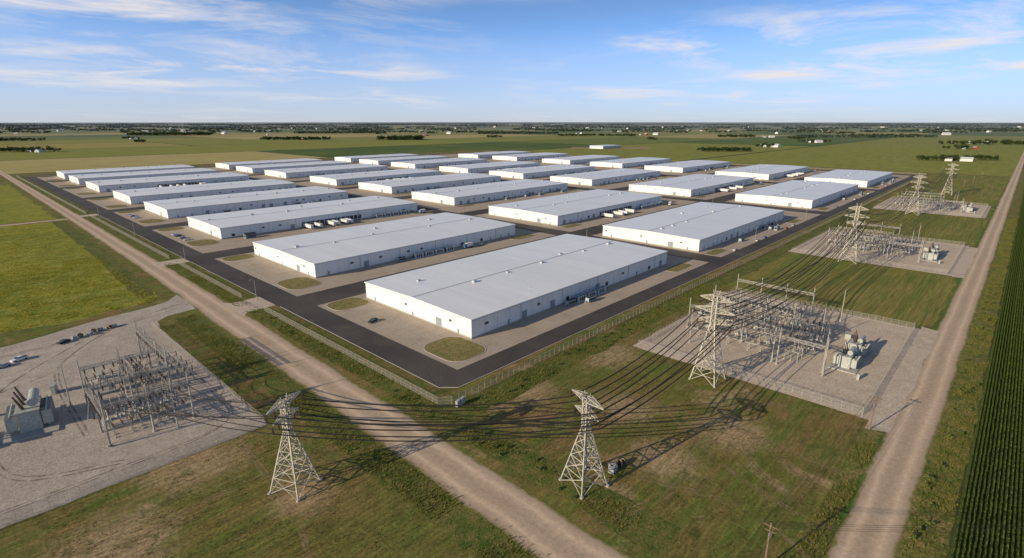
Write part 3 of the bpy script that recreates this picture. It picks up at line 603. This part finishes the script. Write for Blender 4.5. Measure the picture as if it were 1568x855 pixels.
# S1 yard
inst('substation_gantry',G22,(19.5,177,Z),-H2); inst('substation_gantry',GAN36T,(42.5,203,Z)); inst('substation_gantry',GANS,(19.5,199,Z),-H2); inst('substation_gantry',GANS,(19.5,177,Z)); inst('substation_gantry',GANS,(32,199,Z))
inst('substation_gantry',G22,(20,212,Z),-H2)
inst('power_transformer',TX,(6,209,Z),H2*.9,1.6); inst('power_transformer',TX,(-22,209,Z),H2,1.5)
for i in range(3): inst('circuit_breaker',BRK,(24+i*7,189,Z),H2,1.15)
for i in range(3): inst('disconnect_switch',SWT,(24+i*7,182.5,Z),H2); inst('disconnect_switch',SWT,(24+i*7,195,Z),H2); inst('circuit_breaker',BRK,(25+i*6,217,Z),H2,1.1)
inst('busbar_support',BUS,(23,205,Z),0); inst('busbar_support',BUS,(48,206,Z),H2)
for i in range(4): inst('disconnect_switch',SWT,(37.5,208+i*8,Z),0)
for i in range(3): inst('disconnect_switch',SWT,(25+i*5,225,Z),H2)
inst('control_cabinet',CAB,(-2,224,Z),.2); inst('control_cabinet',CAB,(27,231,Z),H2); inst('lightning_mast',MAST,(36,174,Z)); inst('lightning_mast',MAST,(16,214,Z)); inst('control_cabinet',CAB,(14,230,Z),1.2,1.4)
rr=random.Random(11)
cars_s1=[(CARS[2],'parked_car'),(PK[1],'pickup_truck'),(CARS[1],'parked_car')]
for i,(x,y) in enumerate([(4,270),(9,273.5),(24,283)]): inst(cars_s1[i][1],cars_s1[i][0],(x,y,Z),rr.uniform(.2,.5))
def t_spool():
    m=M(); m.cyl((-.5,0,.9),(.5,0,.9),.5,.5,14,1,True); m.cyl((-.6,0,.9),(-.5,0,.9),.9,.9,16,0,True); m.cyl((.5,0,.9),(.6,0,.9),.9,.9,16,0,True); return m.mesh('cable_spool',[m_wood,m_cable])
def t_crate():
    m=M(); m.box(-1,1,-.8,.8,.15,1.4,0)
    for x in (-.9,0,.9): m.box(x-.08,x+.08,-.85,.85,0,.148,1); m.box(x-.06,x+.06,-.83,.83,.2,1.43,1)
    return m.mesh('storage_crate',[simple('crate_grey',(.34,.34,.33),.9),m_trim])
SPO=t_spool();CRT=t_crate()
for i in range(7): inst(*(('cable_spool',SPO) if i%2 else ('storage_crate',CRT)),(28+i*2.6+rr.uniform(-.5,.5),285+i*.8+rr.uniform(-1,1),Z),rr.uniform(0,3))
for i in range(4): inst('storage_crate',CRT,(110+rr.uniform(-2,2),66+rr.uniform(-1.5,1.5),.01),rr.uniform(0,3)) if i<2 else inst('cable_spool',SPO,(110+i,65,.01),i)
for p in ((103.5,121.5),(105.5,121.8)): inst('control_cabinet',CAB,(p[0],p[1],.03),.3)
def yard(x0,y0):
    for gx in (35,62,90): inst('substation_gantry',GAN36,(x0+gx,y0+42,Z))
    inst('substation_gantry',GAN18,(x0+24,y0+20,Z))
    for j in range(3):
        Y=y0+47+j*13
        for i in range(5): inst('busbar_support' if i in(1,3) else 'disconnect_switch',BUS if i in (1,3) else SWT,(x0+30+i*13,Y,Z))
        for i in range(4): inst('circuit_breaker',BRK,(x0+38+i*14.5,Y+(5 if i%2 else -5),Z))
    for i in range(3): inst('circuit_breaker',BRK,(x0+42+i*12,y0+30,Z)); inst('disconnect_switch',SWT,(x0+46+i*12,y0+36,Z))
    inst('busbar_support',BUS,(x0+30,y0+33,Z)); inst('busbar_support',BUS,(x0+56,y0+33,Z))
    inst('power_transformer',TX,(x0+40,y0+16,Z),0,1.15); inst('power_transformer',TX,(x0+56,y0+16,Z),0,1.15)
    inst('control_cabinet',CAB,(x0+30,y0+10,Z),.1); inst('control_cabinet',CAB,(x0+70,y0+22,Z),1.6)
    for p in ((27,21),(23,36),(93,30),(60,30),(20,70)): inst('lightning_mast',MAST,(x0+p[0],y0+p[1],Z))
yard(186,20); yard(414,20); yard(692,20)
# ------------------------------------------------------------------ vegetation
def tufts(name,areas,mat,size=(.25,.8),blades=5):
    V=[];Fc=[]
    for (x0,x1,y0,y1,n) in areas:
        cx=rng.uniform(x0,x1,n);cy=rng.uniform(y0,y1,n); s_=rng.uniform(size[0],size[1],n)
        keep=np.array([mnoise.noise(Vector((a_*.08,b_*.08,3.)))+rng.uniform(-.35,.35)>-.1 for a_,b_ in zip(cx,cy)]); cx,cy,s_=cx[keep],cy[keep],s_[keep]; n=len(cx)
        for b in range(blades):
            t=rng.uniform(0,6.28,n); r=rng.uniform(0,.5,n)*s_; bx=cx+np.cos(t)*r; by=cy+np.sin(t)*r; u=t+1.57; wd=s_*.22; lean=rng.uniform(.1,.7,n)*s_
            A=np.stack([bx-np.cos(u)*wd,by-np.sin(u)*wd,np.zeros(n)],1);B=np.stack([bx+np.cos(u)*wd,by+np.sin(u)*wd,np.zeros(n)],1);C=np.stack([bx+np.cos(t)*lean,by+np.sin(t)*lean,s_*rng.uniform(.6,1.2,n)],1)
            base=sum(len(v) for v in V); V.append(np.stack([A,B,C],1).reshape(-1,3)); Fc.append(base+np.arange(n*3).reshape(-1,3))
    inst(name,rawmesh(name,np.concatenate(V),np.concatenate(Fc),mat))
tufts('roadside_weeds',[(92,99,50,400,8000),(64,73,60,282,7000),(60,700,-3.5,3.5,16000),(105,290,112,122,5000),(75,180,16,21,2500)],m_tuft,(.15,.6))
tufts('meadow_plants',[(-60,68,318,460,15000),(-60,68,460,650,7000)],m_tufty,(.3,.8))
tufts('dry_grass_tufts',[(90,186,22,112,12000),(0,75,40,155,10000),(57,66,160,282,1500)],m_tuftd,(.12,.38))
# corn
def corn_tile(L=12.,rows=12,sp=.85):
    V=[];Fc=[];n=int(L/.3)
    for r in range(rows):
        for i in range(n):
            x=i*L/n+rng.uniform(-.06,.06); y=r*sp+rng.uniform(-.06,.06); H_=rng.uniform(1.9,2.7)
            for b in range(8):
                t=rng.uniform(0,6.28); z0=H_*(.3+.08*b); ln=rng.uniform(.4,.65)*(1-.05*b); w_=.075; ux,uy=-math.sin(t)*w_,math.cos(t)*w_; cx,cy=math.cos(t)*ln,math.sin(t)*ln*.6; k=len(V)
                V+=[(x-ux,y-uy,z0),(x+ux,y+uy,z0),(x+cx*.6+ux,y+cy*.6+uy,z0+.32),(x+cx,y+cy,z0+.12)]; Fc.append((k,k+1,k+2,k+3))
    return rawmesh('corn_plants',V,Fc,m_corn)
CT=corn_tile(); cr=empty('corn_field')
for i in range(95):
    for j in range(5 if i<40 else 2): inst('corn_rows',CT,(60+i*12,-13.6-j*10.2,0),0,1,cr)
patch('field_soil',rect(50,1800,-300,-4.2),.03,ground_mat('corn_ground',(.08,.10,.03),(.09,.11,.033),(.13,.115,.05),None))
# trees
def trees(name,items,mat,nl=40,leaf=1.4):
    V=[];Fc=[]; tr=M()
    for (x,y,h_,wd) in items:
        tr.cyl((x,y,0),(x,y,h_*.5),h_*.03,h_*.015,5)
        for q in range(3):
            t=random.uniform(0,6.28); tr.cyl((x,y,h_*(.25+.08*q)),(x+math.cos(t)*wd*.35,y+math.sin(t)*wd*.35,h_*.65),h_*.012,h_*.006,4)
        nc=6; cc=rng.normal(0,1,(nc,3)); cc/=np.linalg.norm(cc,axis=1)[:,None]; cc*=rng.uniform(.2,.75,(nc,1)); k=rng.integers(0,nc,nl)
        p=cc[k]*np.array([wd*.5,wd*.5,h_*.36])+rng.normal(0,1,(nl,3))*np.array([wd*.15,wd*.15,h_*.1])+np.array([x,y,h_*.55])
        a_=rng.normal(0,1,(nl,3));a_/=np.linalg.norm(a_,axis=1)[:,None]; b_=np.cross(a_,rng.normal(0,1,(nl,3))); b_/=np.linalg.norm(b_,axis=1)[:,None]; s_=rng.uniform(.5,1.,(nl,1))*leaf
        base=len(V)*nl*4; V.append(np.stack([p-a_*s_,p+b_*s_,p+a_*s_,p-b_*s_*.7],1).reshape(-1,3)); Fc.append(base+np.arange(nl*4).reshape(-1,4))
    r=empty(name); inst('crowns',rawmesh('crowns',np.concatenate(V),np.concatenate(Fc),mat),parent=r); tr.build('trunks',[m_bark],r)
def wr(D,R_): return (D*ca+R_*sa,D*sa-R_*ca)
def clump(D,R0,R1,n,dep,h0=12,h1=20,nl=45,leaf=2.,mat=None,name='tree_line'):
    it=[]
    for i in range(n):
        x,y=wr(D+random.uniform(-dep,dep),random.uniform(R0,R1)); h_=random.uniform(h0,h1); it.append((x,y,h_,h_*random.uniform(.8,1.2)))
    trees(name,it,mat or m_leaf,nl,leaf)
clump(1330,985,1090,26,25,10,18,120,1.5); clump(1340,1110,1180,14,20,9,16,120,1.5); clump(1748,593,746,60,22,10,16,80,2.0); clump(1710,-1590,-1400,34,30,12,20,90,2.0)
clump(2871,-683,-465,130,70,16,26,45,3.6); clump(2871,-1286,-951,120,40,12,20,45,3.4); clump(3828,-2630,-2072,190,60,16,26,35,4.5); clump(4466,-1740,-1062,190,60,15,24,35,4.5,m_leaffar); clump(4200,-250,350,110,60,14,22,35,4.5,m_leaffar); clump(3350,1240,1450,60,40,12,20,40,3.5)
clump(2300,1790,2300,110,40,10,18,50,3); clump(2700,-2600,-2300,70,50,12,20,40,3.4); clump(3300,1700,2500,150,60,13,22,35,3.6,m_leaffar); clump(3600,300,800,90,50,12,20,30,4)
for D,R0,R1,n in ((2050,900,960,12),(2500,1300,1420,26),(2900,700,760,14),(2450,2050,2200,26),(3000,-2100,-1990,22),(2500,-1700,-1650,14),(3300,-150,-60,20),(1900,1500,1580,16),(3700,2200,2700,70),(3000,1500,1600,24)): clump(D,R0,R1,n,25,10,19,40,2.8)
items=[]; far=[]
for i in range(470):
    D=4200*math.exp(random.uniform(0,1.75)); R0=random.uniform(-1.15,1.1)*D; Lr=random.uniform(.01,.09)*D; n=int(8+Lr/28)
    for q in range(n):
        x,y=wr(D+random.uniform(-50,50),R0+Lr*q/n+random.uniform(-15,15)); h_=random.uniform(11,27); (items if D<7000 else far).append((x,y,h_,h_*random.uniform(1.2,2.2)))
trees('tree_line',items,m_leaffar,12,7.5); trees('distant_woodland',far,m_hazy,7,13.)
sh=[]
for i in range(46): sh.append((random.uniform(100,420),random.uniform(-3,3),random.uniform(.8,1.8),random.uniform(1.,2.4)))
for i in range(26): sh.append((random.uniform(101,240),random.uniform(113,122),random.uniform(.6,1.5),random.uniform(.9,2.)))
for i in range(26): sh.append((random.uniform(93,98),random.uniform(60,255),random.uniform(.6,1.4),random.uniform(.9,1.8)))
trees('roadside_shrubs',sh,leafmat('shrub_leaves',(.10,.14,.032),(.19,.21,.055),.4,.3),60,.28)
# farmsteads
def t_house(L=14,Wd=9,h_=5.5,rm=None,wm=None,name='farmhouse'):
    m=M(); m.box(-L/2,L/2,-Wd/2,Wd/2,0,h_,0); o=.5; rz=h_+Wd*.33
    for s_ in (-1,1): m.face([(-L/2-o,s_*(Wd/2+o),h_-.2),(L/2+o,s_*(Wd/2+o),h_-.2),(L/2+o,0,rz),(-L/2-o,0,rz)],1); m.face([(s_*L/2,-Wd/2,h_),(s_*L/2,Wd/2,h_),(s_*L/2,0,rz-.1)],0)
    for x in np.arange(-L/2+1.5,L/2-1.5,3): m.box(x,x+1,-Wd/2-.05,Wd/2+.05,1,2.3,2); m.box(x,x+1,-Wd/2-.05,Wd/2+.05,3.6,4.8,2)
    m.box(-L/2-.05,-L/2,-1.4,1.4,.1,2.9,2); m.box(L/4,L/4+.8,-.4,.4,rz-1.2,rz+.8,1); return m.mesh(name,[wm or m_pw,rm or m_trim,m_glass])
FH=t_house(rm=simple('shingle_roof',(.16,.15,.15),.9)); BN=t_house(30,16,7,name='barn',rm=simple('tin_roof',(.5,.5,.5),.5)); BR=t_house(26,14,7,name='barn',wm=m_pr)
def t_silo():
    m=M(); m.cyl((0,0,0),(0,0,9),3,3,18,0); m.cyl((0,0,9),(0,0,11),3.1,.4,18,0,True); return m.mesh('grain_silo',[m_pg])
SI=t_silo()
for D,R_ in ((1310,1040),(1700,-1480),(2860,-1100),(2330,1950),(3300,1500),(3900,900),(3700,-600),(2500,-2500),(4300,500),(5000,2800),(4800,-2800),(5200,1500),(2480,1330),(2040,930),(1890,1540),(2990,-2050)):
    x,y=wr(D,R_); inst('farmhouse',FH,(x,y,0),rr.uniform(0,3)); x,y=wr(D-10,R_+35); inst('barn',BN if rr.random()<.7 else BR,(x,y,0),rr.uniform(0,3),.8 if D<2000 else 1)
    if D>2000: x,y=wr(D+40,R_+5); inst('grain_silo',SI,(x,y,0)); inst('grain_silo',SI,(x+9,y+2,0))
for i in range(60):
    D=rr.uniform(3800,9500); x,y=wr(D,rr.uniform(-.95,.95)*D); inst('barn',BN,(x,y,0),rr.uniform(0,3),rr.uniform(.8,1.6))
root_x,root_y=wr(1960,330)
b=M(); b.box(-55,55,-28,28,0,9,0); b.box(-56,56,-29,29,9,9.8,1)
for x in range(-50,50,9): b.box(x,x+4,-28.2,-28,.2,4.5,2)
b.box(-55.1,55.1,-28.1,28.1,6,7.2,3); b.build('industrial_shed',[m_wall,m_roof,m_dark,m_pb],None,(root_x,root_y,0))
patch('bare_lot',[wr(1900,200),wr(1900,480),wr(2030,500),wr(2030,220)],.05,m_soil,4,10)
